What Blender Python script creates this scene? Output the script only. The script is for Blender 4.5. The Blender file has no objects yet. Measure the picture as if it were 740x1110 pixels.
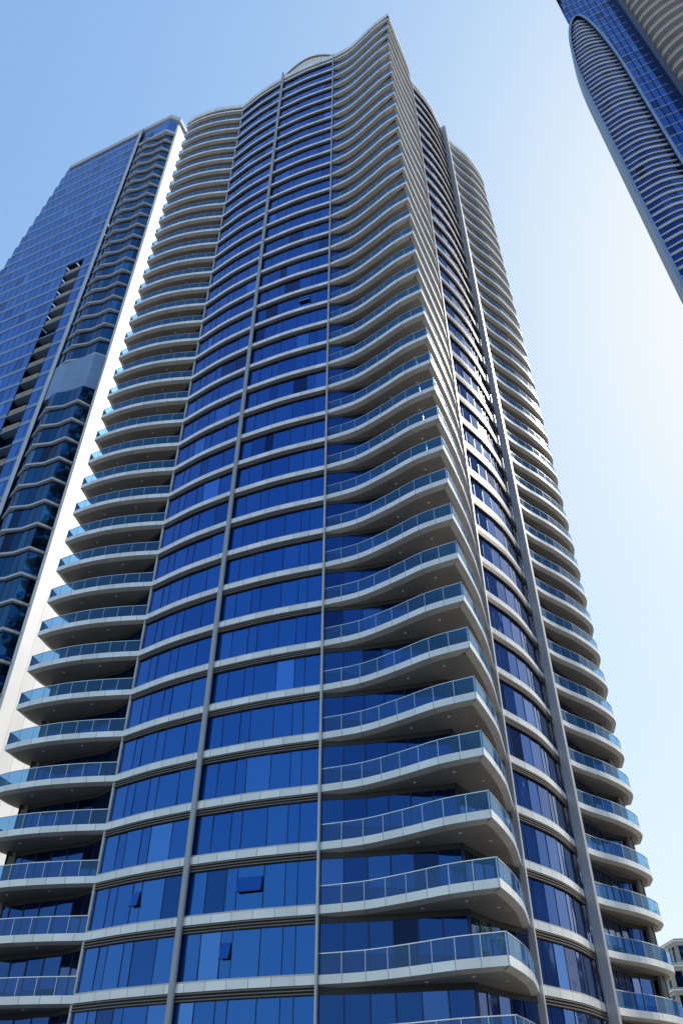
import bpy, math, random
from mathutils import Vector
random.seed(7)
sc=bpy.context.scene
# ---------------------------------------------------------------- materials
def newmat(name):
    m=bpy.data.materials.new(name); m.use_nodes=True
    nt=m.node_tree; b=nt.nodes['Principled BSDF']; return m,nt,b
def mat_plain(name,col,rough=.6,metal=0,var=.12,scale=.6,joint=None,streak=False):
    m,nt,b=newmat(name); N=nt.nodes; L=nt.links
    b.inputs['Roughness'].default_value=rough; b.inputs['Metallic'].default_value=metal
    tc=N.new('ShaderNodeTexCoord'); mp=N.new('ShaderNodeMapping'); L.new(tc.outputs['Object'],mp.inputs['Vector'])
    mp.inputs['Scale'].default_value=(1,1,.25 if streak else 1)
    n=N.new('ShaderNodeTexNoise'); n.inputs['Scale'].default_value=scale; n.inputs['Detail'].default_value=5
    L.new(mp.outputs[0],n.inputs['Vector'])
    mr=N.new('ShaderNodeMapRange'); mr.inputs[1].default_value=.3; mr.inputs[2].default_value=.7
    mr.inputs[3].default_value=1-var; mr.inputs[4].default_value=1+var*.6; L.new(n.outputs['Fac'],mr.inputs[0])
    mul=N.new('ShaderNodeMixRGB'); mul.blend_type='MULTIPLY'; mul.inputs[0].default_value=1
    mul.inputs[1].default_value=(*col,1); L.new(mr.outputs[0],mul.inputs[2]); out=mul.outputs[0]
    if joint:
        uv=N.new('ShaderNodeUVMap'); sx=N.new('ShaderNodeSeparateXYZ'); L.new(uv.outputs[0],sx.inputs[0])
        d=N.new('ShaderNodeMath'); d.operation='DIVIDE'; d.inputs[1].default_value=joint; L.new(sx.outputs[0],d.inputs[0])
        f=N.new('ShaderNodeMath'); f.operation='FRACT'; L.new(d.outputs[0],f.inputs[0])
        lt=N.new('ShaderNodeMath'); lt.operation='LESS_THAN'; lt.inputs[1].default_value=.03/joint; L.new(f.outputs[0],lt.inputs[0])
        fl=N.new('ShaderNodeMath'); fl.operation='FLOOR'; L.new(d.outputs[0],fl.inputs[0])
        wn=N.new('ShaderNodeTexWhiteNoise'); wn.noise_dimensions='1D'; L.new(fl.outputs[0],wn.inputs['W'])
        m2=N.new('ShaderNodeMapRange'); m2.inputs[3].default_value=.88; m2.inputs[4].default_value=1.05; L.new(wn.outputs['Value'],m2.inputs[0])
        mu=N.new('ShaderNodeMixRGB'); mu.blend_type='MULTIPLY'; mu.inputs[0].default_value=1; L.new(out,mu.inputs[1]); L.new(m2.outputs[0],mu.inputs[2])
        mx=N.new('ShaderNodeMixRGB'); mx.inputs[2].default_value=(.10,.10,.105,1); L.new(lt.outputs[0],mx.inputs[0]); L.new(mu.outputs[0],mx.inputs[1]); out=mx.outputs[0]
    L.new(out,b.inputs['Base Color'])
    return m
def mat_glass(name,c1,c2,c3,metal=.9,rough=.04):
    # reflective curtain-wall glass, value varies per pane through the "rnd" attribute
    m,nt,b=newmat(name); N=nt.nodes; L=nt.links
    at=N.new('ShaderNodeAttribute'); at.attribute_name='rnd'
    cr=N.new('ShaderNodeValToRGB'); e=cr.color_ramp.elements
    e[0].position=0; e[0].color=(*c3,1); e[1].position=1; e[1].color=(*[min(1,a*1.25+.02) for a in c2],1)
    x=e.new(.10); x.color=(*c1,1); x=e.new(.93); x.color=(*[a*.5+b_*.5 for a,b_ in zip(c1,c2)],1)
    L.new(at.outputs['Fac'],cr.inputs[0]); L.new(cr.outputs[0],b.inputs['Base Color'])
    b.inputs['Metallic'].default_value=metal; b.inputs['Roughness'].default_value=rough
    tc=N.new('ShaderNodeTexCoord'); n=N.new('ShaderNodeTexNoise'); n.inputs['Scale'].default_value=.35
    L.new(tc.outputs['Object'],n.inputs['Vector'])
    bp=N.new('ShaderNodeBump'); bp.inputs['Strength'].default_value=.25; bp.inputs['Distance'].default_value=.12
    L.new(n.outputs['Fac'],bp.inputs['Height']); L.new(bp.outputs[0],b.inputs['Normal'])
    return m
def mat_rail(name):
    m=bpy.data.materials.new(name); m.use_nodes=True; nt=m.node_tree; N=nt.nodes; L=nt.links
    N.remove(N['Principled BSDF']); o=N['Material Output']
    t=N.new('ShaderNodeBsdfTransparent'); t.inputs[0].default_value=(.22,.52,.88,1)
    d=N.new('ShaderNodeBsdfDiffuse'); d.inputs[0].default_value=(.02,.15,.42,1)
    g=N.new('ShaderNodeBsdfGlossy'); g.inputs[0].default_value=(.6,.82,1,1); g.inputs['Roughness'].default_value=.09
    a=N.new('ShaderNodeMixShader'); a.inputs[0].default_value=.3; L.new(t.outputs[0],a.inputs[1]); L.new(d.outputs[0],a.inputs[2])
    lw=N.new('ShaderNodeFresnel'); lw.inputs['IOR'].default_value=1.5
    b=N.new('ShaderNodeMixShader'); L.new(lw.outputs[0],b.inputs[0]); L.new(a.outputs[0],b.inputs[1]); L.new(g.outputs[0],b.inputs[2])
    L.new(b.outputs[0],o.inputs['Surface']); return m
M=dict(
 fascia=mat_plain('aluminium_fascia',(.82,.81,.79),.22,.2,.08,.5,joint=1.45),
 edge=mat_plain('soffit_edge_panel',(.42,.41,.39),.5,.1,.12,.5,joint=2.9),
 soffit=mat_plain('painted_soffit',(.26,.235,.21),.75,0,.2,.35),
 rib=mat_plain('louvre_rib',(.18,.15,.13),.45,.3,.1),
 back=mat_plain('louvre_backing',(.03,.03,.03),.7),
 mull=mat_plain('window_frame',(.012,.03,.08),.35,.6),
 pipe=mat_plain('grey_steel_column',(.36,.37,.39),.42,.4,.1,.3,streak=True),
 thin=mat_plain('light_steel_trim',(.5,.49,.48),.4,.4),
 handrail=mat_plain('handrail_steel',(.6,.62,.66),.2,.8),
 glass=mat_glass('blue_curtain_glass',(.018,.09,.33),(.038,.145,.43),(.004,.02,.09)),
 darkglass=mat_glass('balcony_door_glass',(.010,.045,.18),(.024,.09,.29),(.004,.008,.025)),
 rail=mat_rail('tinted_balustrade_glass'),
 lglass=mat_glass('pale_blue_glass',(.04,.145,.40),(.08,.20,.48),(.015,.06,.20)),
 teal=mat_glass('dark_teal_glass',(.012,.06,.14),(.03,.13,.26),(.01,.02,.04)),
 lband=mat_plain('blue_grey_spandrel',(.20,.29,.44),.35,.4),
 white=mat_plain('white_cladding',(.8,.8,.8),.45,0,.05,.3,joint=2.0),
 lgrey=mat_plain('light_grey_cladding',(.46,.49,.53),.5,.1,.1,.3),
 grey=mat_plain('slate_grey_slat',(.26,.30,.37),.45,.2,.1,.3),
 beige=mat_plain('beige_louvre',(.42,.36,.28),.6),
 dark=mat_plain('dark_frame',(.04,.05,.08),.35,.5),
 stone=mat_plain('pale_stone',(.42,.40,.36),.8,0,.15,.3),
 concrete=mat_plain('pavement_concrete',(.36,.34,.31),.85,0,.2,.8),
 asphalt=mat_plain('asphalt',(.05,.05,.052),.9,0,.25,1.5),
 paint=mat_plain('road_paint',(.75,.75,.73),.7,0,.1),
 sand=mat_plain('sandy_ground',(.38,.33,.26),.95,0,.2,.05),
 leaf=mat_plain('leaf_green',(.06,.11,.03),.6,0,.4,6),
 pot=mat_plain('terracotta',(.35,.14,.08),.8),
)
# ---------------------------------------------------------------- mesh builder
class MB:
    def __init__(s): s.v=[];s.f=[];s.m=[];s.uv=[];s.r=[];s.slots=[]
    def mi(s,k):
        if k not in s.slots: s.slots.append(k)
        return s.slots.index(k)
    def face(s,pts,k,uv=None,r=.5):
        i=len(s.v); s.v+=pts; s.f.append(tuple(range(i,i+len(pts)))); s.m.append(s.mi(k))
        s.uv+= uv if uv else [(p[0],p[1]) for p in pts]; s.r.append(r)
    def box(s,c,dx,dy,z0,z1,k,ang=0):
        ca,sa=math.cos(ang),math.sin(ang)
        P=[(c[0]+a*dx*ca-b*dy*sa, c[1]+a*dx*sa+b*dy*ca) for a,b in((-.5,-.5),(.5,-.5),(.5,.5),(-.5,.5))]
        for i in range(4):
            a,b=P[i],P[(i+1)%4]; s.face([(*a,z0),(*b,z0),(*b,z1),(*a,z1)],k,[(.1,z0),(.2,z0),(.2,z1),(.1,z1)])
        s.face([(*p,z1) for p in P],k); s.face([(*p,z0) for p in P[::-1]],k)
    def cyl(s,c,r,z0,z1,k,n=12):
        P=[(c[0]+r*math.cos(2*math.pi*i/n),c[1]+r*math.sin(2*math.pi*i/n)) for i in range(n)]
        for i in range(n):
            a,b=P[i],P[(i+1)%n]; s.face([(*a,z0),(*b,z0),(*b,z1),(*a,z1)],k,[(.1,z0),(.2,z0),(.2,z1),(.1,z1)])
        s.face([(*p,z1) for p in P],k); s.face([(*p,z0) for p in P[::-1]],k)
    def build(s,name,parent):
        me=bpy.data.meshes.new(name); me.from_pydata(s.v,[],s.f)
        u=me.uv_layers.new(name='UVMap'); u.data.foreach_set('uv',[c for p in s.uv for c in p])
        me.polygons.foreach_set('material_index',s.m)
        a=me.attributes.new('rnd','FLOAT','FACE'); a.data.foreach_set('value',s.r)
        for k in s.slots: me.materials.append(M[k])
        me.update(); o=bpy.data.objects.new(name,me); sc.collection.objects.link(o)
        if parent: o.parent=parent
        return o
def empty(name):
    o=bpy.data.objects.new(name,None); sc.collection.objects.link(o); return o
def cr(P,n=6):
    out=[]
    Q=[tuple(2*a-b for a,b in zip(P[0],P[1]))]+list(P)+[tuple(2*a-b for a,b in zip(P[-1],P[-2]))]
    for i in range(1,len(Q)-2):
        for j in range(n):
            t=j/n; out.append(tuple(.5*(2*b+(c-a)*t+(2*a-5*b+4*c-d)*t*t+(3*b-a-3*c+d)*t**3) for a,b,c,d in zip(Q[i-1],Q[i],Q[i+1],Q[i+2])))
    out.append(tuple(P[-1])); return out
def offset(P,o,closed=False):
    n=len(P); R=[]
    for i in range(n):
        a=P[(i-1)%n] if (closed or i>0) else None; b=P[i]; c=P[(i+1)%n] if (closed or i<n-1) else None
        ns=[]
        for p,q in((a,b),(b,c)):
            if p is None or q is None: continue
            dx,dy=q[0]-p[0],q[1]-p[1]; l=math.hypot(dx,dy)
            if l>1e-6: ns.append((dy/l,-dx/l))
        nx=sum(k[0] for k in ns); ny=sum(k[1] for k in ns); l=math.hypot(nx,ny) or 1; nx/=l; ny/=l
        d=max(.5,nx*ns[0][0]+ny*ns[0][1]); R.append((b[0]+nx*o/d,b[1]+ny*o/d))
    return R
def cum(P,closed=False):
    L=[0]
    for i in range(1,len(P)+(1 if closed else 0)): 
        a,b=P[i-1],P[i%len(P)]; L.append(L[-1]+math.hypot(b[0]-a[0],b[1]-a[1]))
    return L
def resample(P,step=None,n=None,T_=None):
    L=cum(P); T=L[-1]
    if T_ is None:
        if n is None: n=max(1,round(T/step))
        T_=[i/n for i in range(n+1)]
    R=[];j=0
    for t in T_:
        t*=T
        while j<len(L)-2 and L[j+1]<t: j+=1
        u=(t-L[j])/((L[j+1]-L[j]) or 1); u=min(1,max(0,u))
        R.append((P[j][0]+(P[j+1][0]-P[j][0])*u,P[j][1]+(P[j+1][1]-P[j][1])*u))
    return R
def strip(mb,A,B,za,zb,k,closed=False,uo=0):
    n=len(A); L=cum(A,closed)
    for i in range(n if closed else n-1):
        j=(i+1)%n
        mb.face([(*B[i],zb),(*B[j],zb),(*A[j],za),(*A[i],za)],k,[(L[i]+uo,zb),(L[i+1]+uo,zb),(L[i+1]+uo,za),(L[i]+uo,za)])
def band(mb,P,z0,z1,oi,oo,k,uo=0):
    A=offset(P,oo); B=offset(P,oi)
    strip(mb,A,A,z1,z0,k,uo=uo); strip(mb,B,A,z1,z1,k); strip(mb,A,B,z0,z0,k); strip(mb,B,B,z0,z1,k)
def panes(mb,P,z0,z1,pw,k,mk='mull',fw=.045,tilt=.006,proud=.03,T_=None):
    R=resample(P,pw,T_=T_)
    for i in range(len(R)-1):
        a,b=R[i],R[i+1]; dx,dy=b[0]-a[0],b[1]-a[1]; l=math.hypot(dx,dy); nx,ny=dy/l,-dx/l
        t1=random.gauss(0,tilt)*l*.5; t2=random.gauss(0,tilt)*(z1-z0)*.5
        q=lambda p,s1,s2:(p[0]+nx*(s1*t1+s2*t2),p[1]+ny*(s1*t1+s2*t2))
        mb.face([(*q(a,-1,-1),z0),(*q(b,1,-1),z0),(*q(b,1,1),z1),(*q(a,-1,1),z1)],k,None,random.random())
        if mk: mb.box((a[0]+nx*proud*.5,a[1]+ny*proud*.5),fw,proud,z0,z1,mk,math.atan2(dy,dx))
# ---------------------------------------------------------------- main tower
CAMZ=1.7; FH=3.6
CX,CY=0.0,67.45
rot=lambda P:[(2*CX-x,2*CY-y) for x,y in P]
Kp=(-17.4,57.9); M1=(-10.1,53.3); M2=(-1.4,49.9); E=(11.9,53.5); Pp=(18.4,62.4)
def rhythm(n,seed):
    r=random.Random(seed); w=[r.choice([.7,1.25,1.25,1.6]) for _ in range(n)]; s=sum(w); T=[0]
    for x in w: T.append(T[-1]+x/s)
    T[-1]=1; return T
RH={1:rhythm(6,1),2:rhythm(7,5),5:rhythm(8,3)}
def segs(k):
    t=max(0,min(1,(k-2)/32)); s=t*t*(3-2*t)
    if k>36: s-=(k-36)/3.5*.3
    c=(8.45-1.2*s,43.6+.1*s)
    w=.35*math.sin(math.pi*min(1,k/38))
    A=(-27.8-w*.3,60.8-w*.1)
    B=(27.8+w*.3,2*CY-60.8+w*.1)
    S=[cr([A,(-26.0,59.8),(-23.2,58.8),(-20.2,58.2),Kp],5),
       cr([Kp,(-14.0,55.5),M1],5), cr([M1,(-5.9,51.45),M2],5),
       cr([M2,(1.3,48.75-.3*s),(3.65-.1*s,47.0-.4*s),(6.0-.5*s,45.0-.1*s),c],6),
       cr([c,(c[0]+1.05,45.9),(c[0]+2.1+.4*s,48.6),(11.35,51.4),E],8),
       cr([E,(15.55,57.6),Pp],6),
       cr([Pp,(20.6,64.7),(24.1,67.5),(26.8+w,70.9),B],6)]
    return S
W1=[(-26.2,63.4),(-22.6,61.6),(-19.2,60.2),(-17.3,58.15)]
W2=[(-1.3,50.1),(1.5,49.65),(4.6,48.7),(7.2,47.9)]
W3=[(7.2,47.9),(9.2,50.9),(11.7,53.6)]
W4=[(18.3,62.7),(20.4,65.9),(23.4,70.0),(26.2,72.1)]
tower=empty('residential_tower')
slabs=MB(); glass=MB(); rails=MB(); ribs=MB()
ks=[.95+n for n in range(38)]
ROOF=39.5
for k in ks+[ROOF-.6]:
    z=CAMZ+FH*k; S=segs(k)
    allS=[S, [rot(s) for s in S]]
    ring=[]
    for half in allS:
        for s in half: ring+=s[:-1]
    R2=offset(ring,-.45,True)
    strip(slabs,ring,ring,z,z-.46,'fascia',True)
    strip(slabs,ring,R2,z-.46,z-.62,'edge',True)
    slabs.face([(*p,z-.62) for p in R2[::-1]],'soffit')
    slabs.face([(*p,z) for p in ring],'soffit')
    for q in ((6.9,45.9),(4.6,47.7),(8.9,47.4),(-24.5,60.6),(-21,59.4)):
        slabs.cyl(q,.09,z-.66,z-.618,'white',8)
    if k<=ROOF-1:
        for h,half in enumerate(allS):
            f=(lambda P:P) if h==0 else rot
            S_=half
            for bi in (1,2,5):
                P=offset(S_[bi],-.22)
                panes(glass,P,z,z+FH-.95 if k<ks[-1] else z+FH*(ROOF-.6-k)-.9,1.45,'glass',T_=RH[bi])
                zz=z+FH if k<ks[-1] else CAMZ+FH*(ROOF-.6)
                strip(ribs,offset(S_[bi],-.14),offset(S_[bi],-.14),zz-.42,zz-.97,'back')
                for q in range(3):
                    band(ribs,S_[bi],zz-.58-.17*q,zz-.52-.17*q,-.14,.0,'rib')
                band(ribs,S_[bi],z,z+.10,-.2,-.04,'thin')
            zt=z+FH-.6 if k<ks[-1] else CAMZ+FH*(ROOF-.6)-.6
            for W in (W1,W2,W3,W4):
                Wf=f(W); panes(glass,Wf,z,zt-.35,1.5,'darkglass',fw=.07,proud=.05)
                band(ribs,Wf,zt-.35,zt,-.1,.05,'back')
            for bi in (0,3,4,6):
                P=S_[bi]
                G=resample(offset(P,-.08),1.4)
                for i in range(len(G)-1):
                    a,b=G[i],G[i+1]
                    rails.face([(*a,z-.05),(*b,z-.05),(*b,z+1.05),(*a,z+1.05)],'rail')
                    rails.box(a,.03,.03,z,z+1.05,'handrail',math.atan2(b[1]-a[1],b[0]-a[0]))
                band(rails,offset(P,-.08),z+1.05,z+1.10,-.025,.025,'handrail')
cols=MB(); zt=CAMZ+FH*ROOF
for f in (lambda P:P, rot):
    p=f([offset([(-17.4,57.9),M1,M2],.12)[1]])[0]; cols.cyl(p,.22,0,zt+1.0,'pipe')
    p=f([(-1.42,49.80)])[0]; cols.box(p,.14,.22,0,zt,'thin',-.38)
    p=f([(18.75,62.2)])[0]; cols.box(p,.7,.7,0,zt+.5,'pipe',1.05)
    p=f([(11.93,53.6)])[0]; cols.box(p,.22,.5,0,zt-2,'thin',1.0)
    p=f([(7.25,47.95)])[0]; cols.cyl(p,.12,0,zt-2,'mull')
    p=f([(-17.35,58.1)])[0]; cols.box(p,.2,.3,0,zt-2,'thin',-.5)
    for q in [(-25.9,63.2),(26.0,71.7)]:
        cols.box(f([q])[0],.5,.5,0,zt-2,'soffit',.4)
cols.build('columns',tower)
crown=MB()
S=segs(ROOF); zr=CAMZ+FH*(ROOF-.6)
for h in (0,1):
    SS=S if h==0 else [rot(s) for s in S]
    for i,s in enumerate(SS):
        band(crown,s,zr+.9,zr+FH*.6,-.25,.02,'fascia')
        band(crown,s,zr+.02,zr+.9,-.3,-.22,'back')
    P=resample(SS[2],n=24); Q=offset(P,-.3)
    hh=[3.4*math.sin(math.pi*i/24)**.8 for i in range(25)]
    zb=zr+FH*.6
    for i in range(24):
        a,b=P[i],P[i+1]; c,d=Q[i],Q[i+1]
        z1,z2=zb+hh[i],zb+hh[i+1]
        crown.face([(*a,z1-.45),(*b,z2-.45),(*b,z2),(*a,z1)],'fascia'); crown.face([(*a,z1),(*b,z2),(*d,z2),(*c,z1)],'fascia')
        crown.face([(*a,z1-.45),(*c,z1-.45),(*d,z2-.45),(*b,z2-.45)],'soffit')
        if i>0: crown.box(Q[i],.12,.2,zb,zb+hh[i]-.3,'rib',-.38)
crown.box((0,67.45),18,16,zr,zr+3.0,'lgrey',-.42)
crown.build('roof_crown',tower)
# open awning windows
op=MB()
for (bi,pi,k) in [(1,3,2.95),(2,3,2.95),(2,2,1.95),(2,4,19.95)]:
    P=resample(offset(segs(k)[bi],-.22),T_=RH[bi]); a=P[pi]; b=P[pi+1]
    dx,dy=b[0]-a[0],b[1]-a[1]; l=math.hypot(dx,dy); dx/=l;dy/=l; nx,ny=dy,-dx
    z=CAMZ+FH*k+2.0; q=.2; hh_=.85
    A=(a[0]+dx*.08+nx*.05,a[1]+dy*.08+ny*.05);B=(b[0]-dx*.08+nx*.05,b[1]-dy*.08+ny*.05)
    op.face([(A[0]+nx*q,A[1]+ny*q,z-hh_),(B[0]+nx*q,B[1]+ny*q,z-hh_),(B[0],B[1],z),(A[0],A[1],z)],'glass',None,.3)
    op.face([(*A,z-hh_),(*B,z-hh_),(*B,z),(*A,z)],'back')
    op.box(((A[0]+B[0])/2+nx*q,(A[1]+B[1])/2+ny*q),math.hypot(B[0]-A[0],B[1]-A[1]),.04,z-hh_-.04,z-hh_+.01,'mull',math.atan2(dy,dx))
op.build('open_windows',tower)
lob=MB()
for h in (0,1):
    SS=segs(1) if h==0 else [rot(s) for s in segs(1)]
    for s in SS:
        Q=offset(s,-2.2); panes(lob,Q,0,4.6,2.2,'darkglass',fw=.12,proud=.1)
        band(lob,offset(s,-.5),4.0,4.45,-1.8,0,'lgrey')
lob.build('lobby',tower)
slabs.build('floor_slabs',tower); glass.build('windows',tower); rails.build('balcony_railings',tower); ribs.build('louvre_bands',tower)
# ---------------------------------------------------------------- left tower
lt=empty('glass_office_tower'); g=MB(); t=MB()
LH=181+CAMZ; fh=3.9
nf=int(LH/fh)
def lx(x): return (x,88.8-.446*(x+66))
for i in range(nf+1):
    z0=i*fh; z1=min(z0+fh,LH)
    if z1-z0<.5: continue
    zc=z0-CAMZ
    xl=-73 if zc<136 else -73+7*(zc-136)/45
    P=[lx(xl),lx(-53.2)]; P2=[lx(-49.6),lx(-46.6)]
    rec=[(x+.5,y+1.1) for x,y in [lx(-53.2),lx(-49.6)]]
    gl='lglass'
    if zc>128:
        panes(g,[lx(xl),lx(-46.6)],z0+.8,z1,1.6,gl); band(t,[lx(xl),lx(-46.6)],z0,z0+.8,-.3,.06,'lband')
    else:
        panes(g,P,z0+.8,z1,1.6,gl); panes(g,P2,z0+.8,z1,1.5,gl)
        band(t,P,z0,z0+.8,-.3,.06,'lband'); band(t,P2,z0,z0+.8,-.3,.06,'lband')
        panes(g,rec,z0,z1,1.2,'teal')
        if i%7: 
            for q in range(4): band(t,[lx(-53),lx(-49.8)],z0+.15+q*.32,z0+.33+q*.32,-.2,.0,'beige')
        band(t,[lx(-53.2),lx(-49.6)],z0-.12,z0+.12,-1.4,.1,'lband')
    band(t,[(xl+8,108),lx(xl)],z0,z1,-.3,0,'lband')
    if zc<175:
        if 86<zc<95:
            band(t,[(-46.9,80.0),(-43.6,78.2),(-39.0,76.6),(-37.5,77.3)],z0,z1,-1,0,'lband')
        else:
            o=0 if zc>95 else -.6
            B=[(-46.3,80.2),(-44.0+o*.3,78.6+o),(-41.6,78.2+o),(-39.1,77.0+o),(-37.4,77.8)]
            panes(g,B,z0+.35,z1,1.15,'teal')
            band(t,[(-46.2,79.9),(-44.1+o*.3,78.2+o),(-41.6,77.8+o),(-39.1,76.6+o),(-37.4,77.4)],z0+.05,z0+.36,-.6,.0,'lgrey')
band(t,[lx(-46.9),lx(-46.1)],0,LH+1,-1,.45,'lgrey')
band(t,[(-37.2,77.4),(-35.0,84.2)],0,LH-2,-.5,0,'white')
band(t,[(-37.6,77.35),(-37.2,77.4)],0,LH-2,-.5,0,'white')
band(t,[lx(-66),lx(-46.5),(-39.3,76.9),(-37.4,77.6),(-35,84.2)],LH,LH+1.6,-.8,.25,'lgrey')
band(t,[(-46.0,79.9),(-39.3,76.7),(-37.5,77.4)],LH-6.5,LH-1,-.6,.0,'lglass')
band(t,[(-46.0,79.9),(-39.3,76.7),(-37.5,77.4)],LH-7.4,LH-6.5,-.8,.3,'lgrey')
t.face([(-65.5,89.2,LH+.4),(-46.5,80.8,LH+.4),(-39.3,77.8,LH+.4),(-35.4,84,LH+.4),(-42,104,LH+.4),(-58,108,LH+.4)],'stone')
band(t,[(-35.0,84.2),(-42,104),(-58,108),(-65,108)],0,LH,-.3,0,'lband')
g.build('windows',lt); t.build('frame_and_spandrels',lt)
# ---------------------------------------------------------------- right tower
rt=empty('curved_skyscraper'); g=MB(); t=MB()
def RP(s,d=0): return (46.6+.9*s+.42*d, 60-.42*s+.9*d)
H0=235
z=0
while z<H0:
    if z<183+CAMZ:
        zc=z-CAMZ
        if zc<150: a,b=0,7.2
        else:
            u=(zc-150)/34; r=math.sqrt(max(0,1-u*u)); a,b=4.4-4.4*r,4.4+2.8*r
        if b-a>.8:
            m=(a+b)/2
            P=cr([RP(a),RP(m,-.7),RP(b)],4)
            panes(g,P,z+.6,z+3.5,1.3,'darkglass'); band(t,P,z,z+.6,-1.5,.14,'lgrey')
            band(t,P,z+1.75,z+2.1,-.2,.15,'lgrey')
    sl=3.4 if z<200 else 3.4+(z-200)*.12
    P=[RP(sl,3),RP(13.6,3)]
    panes(g,P,z+.5,z+3.5,1.1,'glass',fw=.12,proud=.2); band(t,P,z,z+.5,-.3,.06,'lband')
    P=cr([RP(13.8,3),RP(14.8,.6),RP(19,-1.2),RP(25,-1.5),RP(31,1)],4)
    panes(g,offset(P,-1.6),z,z+3.5,1.5,'darkglass')
    band(t,P,z-.15,z+.25,-2.2,.1,'lgrey')
    for q in range(3): band(t,P,z+.42+q*.32,z+.60+q*.32,-.1,.02,'beige')
    z+=3.5
rim=[(-.2,0),(-.2,150)]+[(4.5-4.7*math.cos(math.pi*i/20*.5),150+CAMZ+35*math.sin(math.pi*i/20*.5)) for i in range(1,20)]+[(4.5+3.0*math.sin(math.pi*i/20*.5),150+CAMZ+35*math.cos(math.pi*i/20*.5)) for i in range(0,21)]+[(7.5,0)]
Ro=offset(rim,-.25); Ri=offset(rim,.25)
for i in range(len(rim)-1):
    a,b,c,d=Ro[i],Ro[i+1],Ri[i+1],Ri[i]
    w3=lambda p,dd:(*RP(p[0],dd),p[1])
    t.face([w3(a,-1),w3(b,-1),w3(c,-1),w3(d,-1)],'lband')
    t.face([w3(a,-1),w3(a,3),w3(b,3),w3(b,-1)],'dark'); t.face([w3(d,-1),w3(d,3),w3(c,3),w3(c,-1)],'dark')
band(t,[RP(8,16),RP(3,3.2)],0,150,-.3,0,'lband')
A=RP(13.7,2); t.box(A,.9,2.6,0,H0,'dark',-.43)
band(t,[RP(10,18),RP(3.4,3)],0,H0,-.3,0,'lband')
band(t,[RP(31,1),RP(31,18),RP(10,18)],0,H0,-.3,0,'lband')
t.face([(*RP(*q),H0) for q in ((4,3),(31,1),(31,18),(10,18))],'stone')
g.build('windows',rt); t.build('frame_and_balconies',rt)
# ---------------------------------------------------------------- lower buildings
def block(name,parts,fhh,wm,gm_):
    lb=empty(name); t=MB(); g=MB()
    for (x0,x1,y0,dep,H) in parts:
        P=[(x0,y0+dep),(x0,y0),(x1,y0-3),(x1,y0+dep)]
        n=int(H/fhh)
        for i in range(n+1):
            zz=H-fhh*i; z0=max(0,zz-fhh)
            if zz<=0.3: continue
            band(t,P,zz-1.1,zz,-.5,.35,wm); band(t,P,zz-.5,zz-.3,-.5,.6,'white')
            if zz-1.1>z0: panes(g,P,z0,zz-1.1,2.2,gm_,mk=wm,fw=.7,proud=.2)
        t.face([(*p,H-.2) for p in P],wm)
        t.box(((x0+x1)/2,y0+dep*.5),4,3,H-.2,H+2.6,wm)
    g.build('windows',lb); t.build('walls',lb)
block('low_rise_building',((52,60,152,18,17),(56.5,84,150,18,24.5),(60,80,154,18,29)),3.5,'stone','teal')
block('apartment_block',((100,128,138,24,27),(128,150,142,24,34)),3.4,'stone','darkglass')
# ---------------------------------------------------------------- balcony plants
def plant(x,y,z,h,seed):
    r=random.Random(seed); mb=MB()
    mb.cyl((x,y),.2,z,z+.4,'pot',10); mb.cyl((x,y),.03,z+.4,z+h*.6,'pot',6)
    for i in range(260):
        a=r.random()*6.28; ph=r.gauss(0,.5); rr=.45*r.random()**.5*(h/1.6)
        c=Vector((x+rr*math.cos(a)*math.cos(ph),y+rr*math.sin(a)*math.cos(ph),z+h*.7+h*.33*math.sin(ph)*r.random()*1.5))
        u=Vector((r.gauss(0,1),r.gauss(0,1),r.gauss(0,1))).normalized()*.07; v=u.orthogonal().normalized()*.035
        mb.face([tuple(c-u),tuple(c+v),tuple(c+u),tuple(c-v)],'leaf')
    o=mb.build('potted_plant',None)
zz=lambda k:CAMZ+FH*k
plant(7.6,45.1,zz(1.95),1.9,1); plant(8.6,46.2,zz(1.95),1.5,2); plant(6.6,46.0,zz(2.95),1.5,3); plant(5.6,46.8,zz(8.95),1.5,4); plant(3.9,47.8,zz(8.95),1.3,5)
# ---------------------------------------------------------------- ground
def sheet(name,pts,z,k):
    mb=MB(); mb.face([(x,y,z) for x,y in pts],k); return mb.build(name,None)
sheet('ground',[(-4000,-4000),(4000,-4000),(4000,4000),(-4000,4000)],0,'sand')
sheet('road',[(-400,8),(400,8),(400,22),(-400,22)],.004,'asphalt')
mb=MB()
for x in range(-200,200,8): mb.face([(x,14.9,.008),(x+4,14.9,.008),(x+4,15.1,.008),(x,15.1,.008)],'paint')
for y in (8.4,21.4): mb.face([(-400,y,.008),(400,y,.008),(400,y+.15,.008),(-400,y+.15,.008)],'paint')
mb.build('road_markings',None)
for y0,y1 in ((-10,8),(22,40)):
    mb=MB(); mb.box((0,(y0+y1)/2),800,y1-y0,-.05,.13,'concrete'); mb.build('pavement',None)
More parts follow.
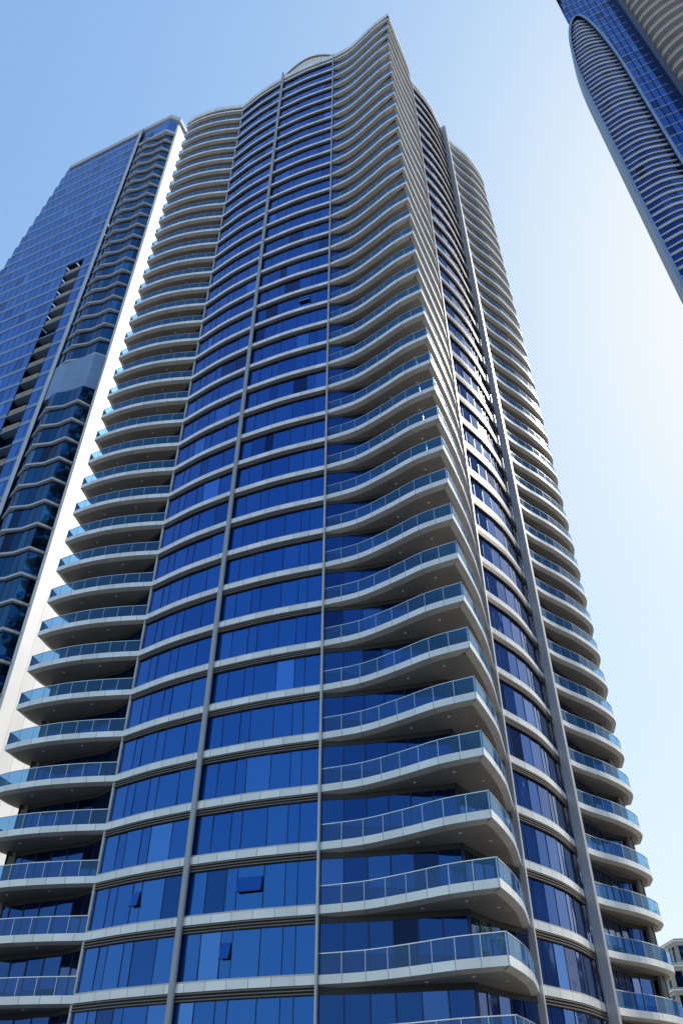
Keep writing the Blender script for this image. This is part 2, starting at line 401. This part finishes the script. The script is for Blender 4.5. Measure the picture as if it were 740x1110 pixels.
# ---------------------------------------------------------------- light
w=bpy.data.worlds.new('World'); sc.world=w; w.use_nodes=True
nt=w.node_tree; N=nt.nodes; L=nt.links; bg=N['Background']; sky=N.new('ShaderNodeTexSky'); sky.sky_type='NISHITA'
EL,AZ=math.radians(45),math.radians(57)
sky.sun_disc=False; sky.sun_elevation=EL; sky.sun_rotation=AZ; sky.air_density=1.0; sky.dust_density=1.0; sky.ozone_density=2.2
# highlight roll-off per channel (1-exp(-x)), like a camera response
sp=N.new('ShaderNodeSeparateColor'); cb=N.new('ShaderNodeCombineColor'); L.new(sky.outputs[0],sp.inputs[0])
for i,tv in enumerate((.37,.47,.69)):
    a=N.new('ShaderNodeMath'); a.operation='MULTIPLY'; a.inputs[1].default_value=-tv; L.new(sp.outputs[i],a.inputs[0])
    e=N.new('ShaderNodeMath'); e.operation='EXPONENT'; L.new(a.outputs[0],e.inputs[0])
    s_=N.new('ShaderNodeMath'); s_.operation='SUBTRACT'; s_.inputs[0].default_value=1; L.new(e.outputs[0],s_.inputs[1])
    m_=N.new('ShaderNodeMath'); m_.operation='MULTIPLY'; m_.inputs[1].default_value=6.67; L.new(s_.outputs[0],m_.inputs[0]); L.new(m_.outputs[0],cb.inputs[i])
L.new(cb.outputs[0],bg.inputs[0]); bg.inputs[1].default_value=.15
S=Vector((math.sin(AZ)*math.cos(EL),math.cos(AZ)*math.cos(EL),math.sin(EL)))
l=bpy.data.lights.new('sun','SUN'); l.energy=5; l.angle=math.radians(.5); l.color=(1,.95,.87)
lo=bpy.data.objects.new('sun',l); sc.collection.objects.link(lo); lo.rotation_euler=S.to_track_quat('Z','Y').to_euler()
# ---------------------------------------------------------------- camera
cam=bpy.data.cameras.new('camera'); co=bpy.data.objects.new('camera',cam); sc.collection.objects.link(co)
co.location=(0,0,CAMZ); co.rotation_euler=(math.radians(90+39.5),0,0)
cam.sensor_fit='VERTICAL'; cam.sensor_height=36; cam.lens=36*819.5/1110; cam.clip_end=6000; cam.clip_start=.1
sc.camera=co
sc.view_settings.view_transform='Standard'; sc.view_settings.look='None'; sc.view_settings.exposure=0
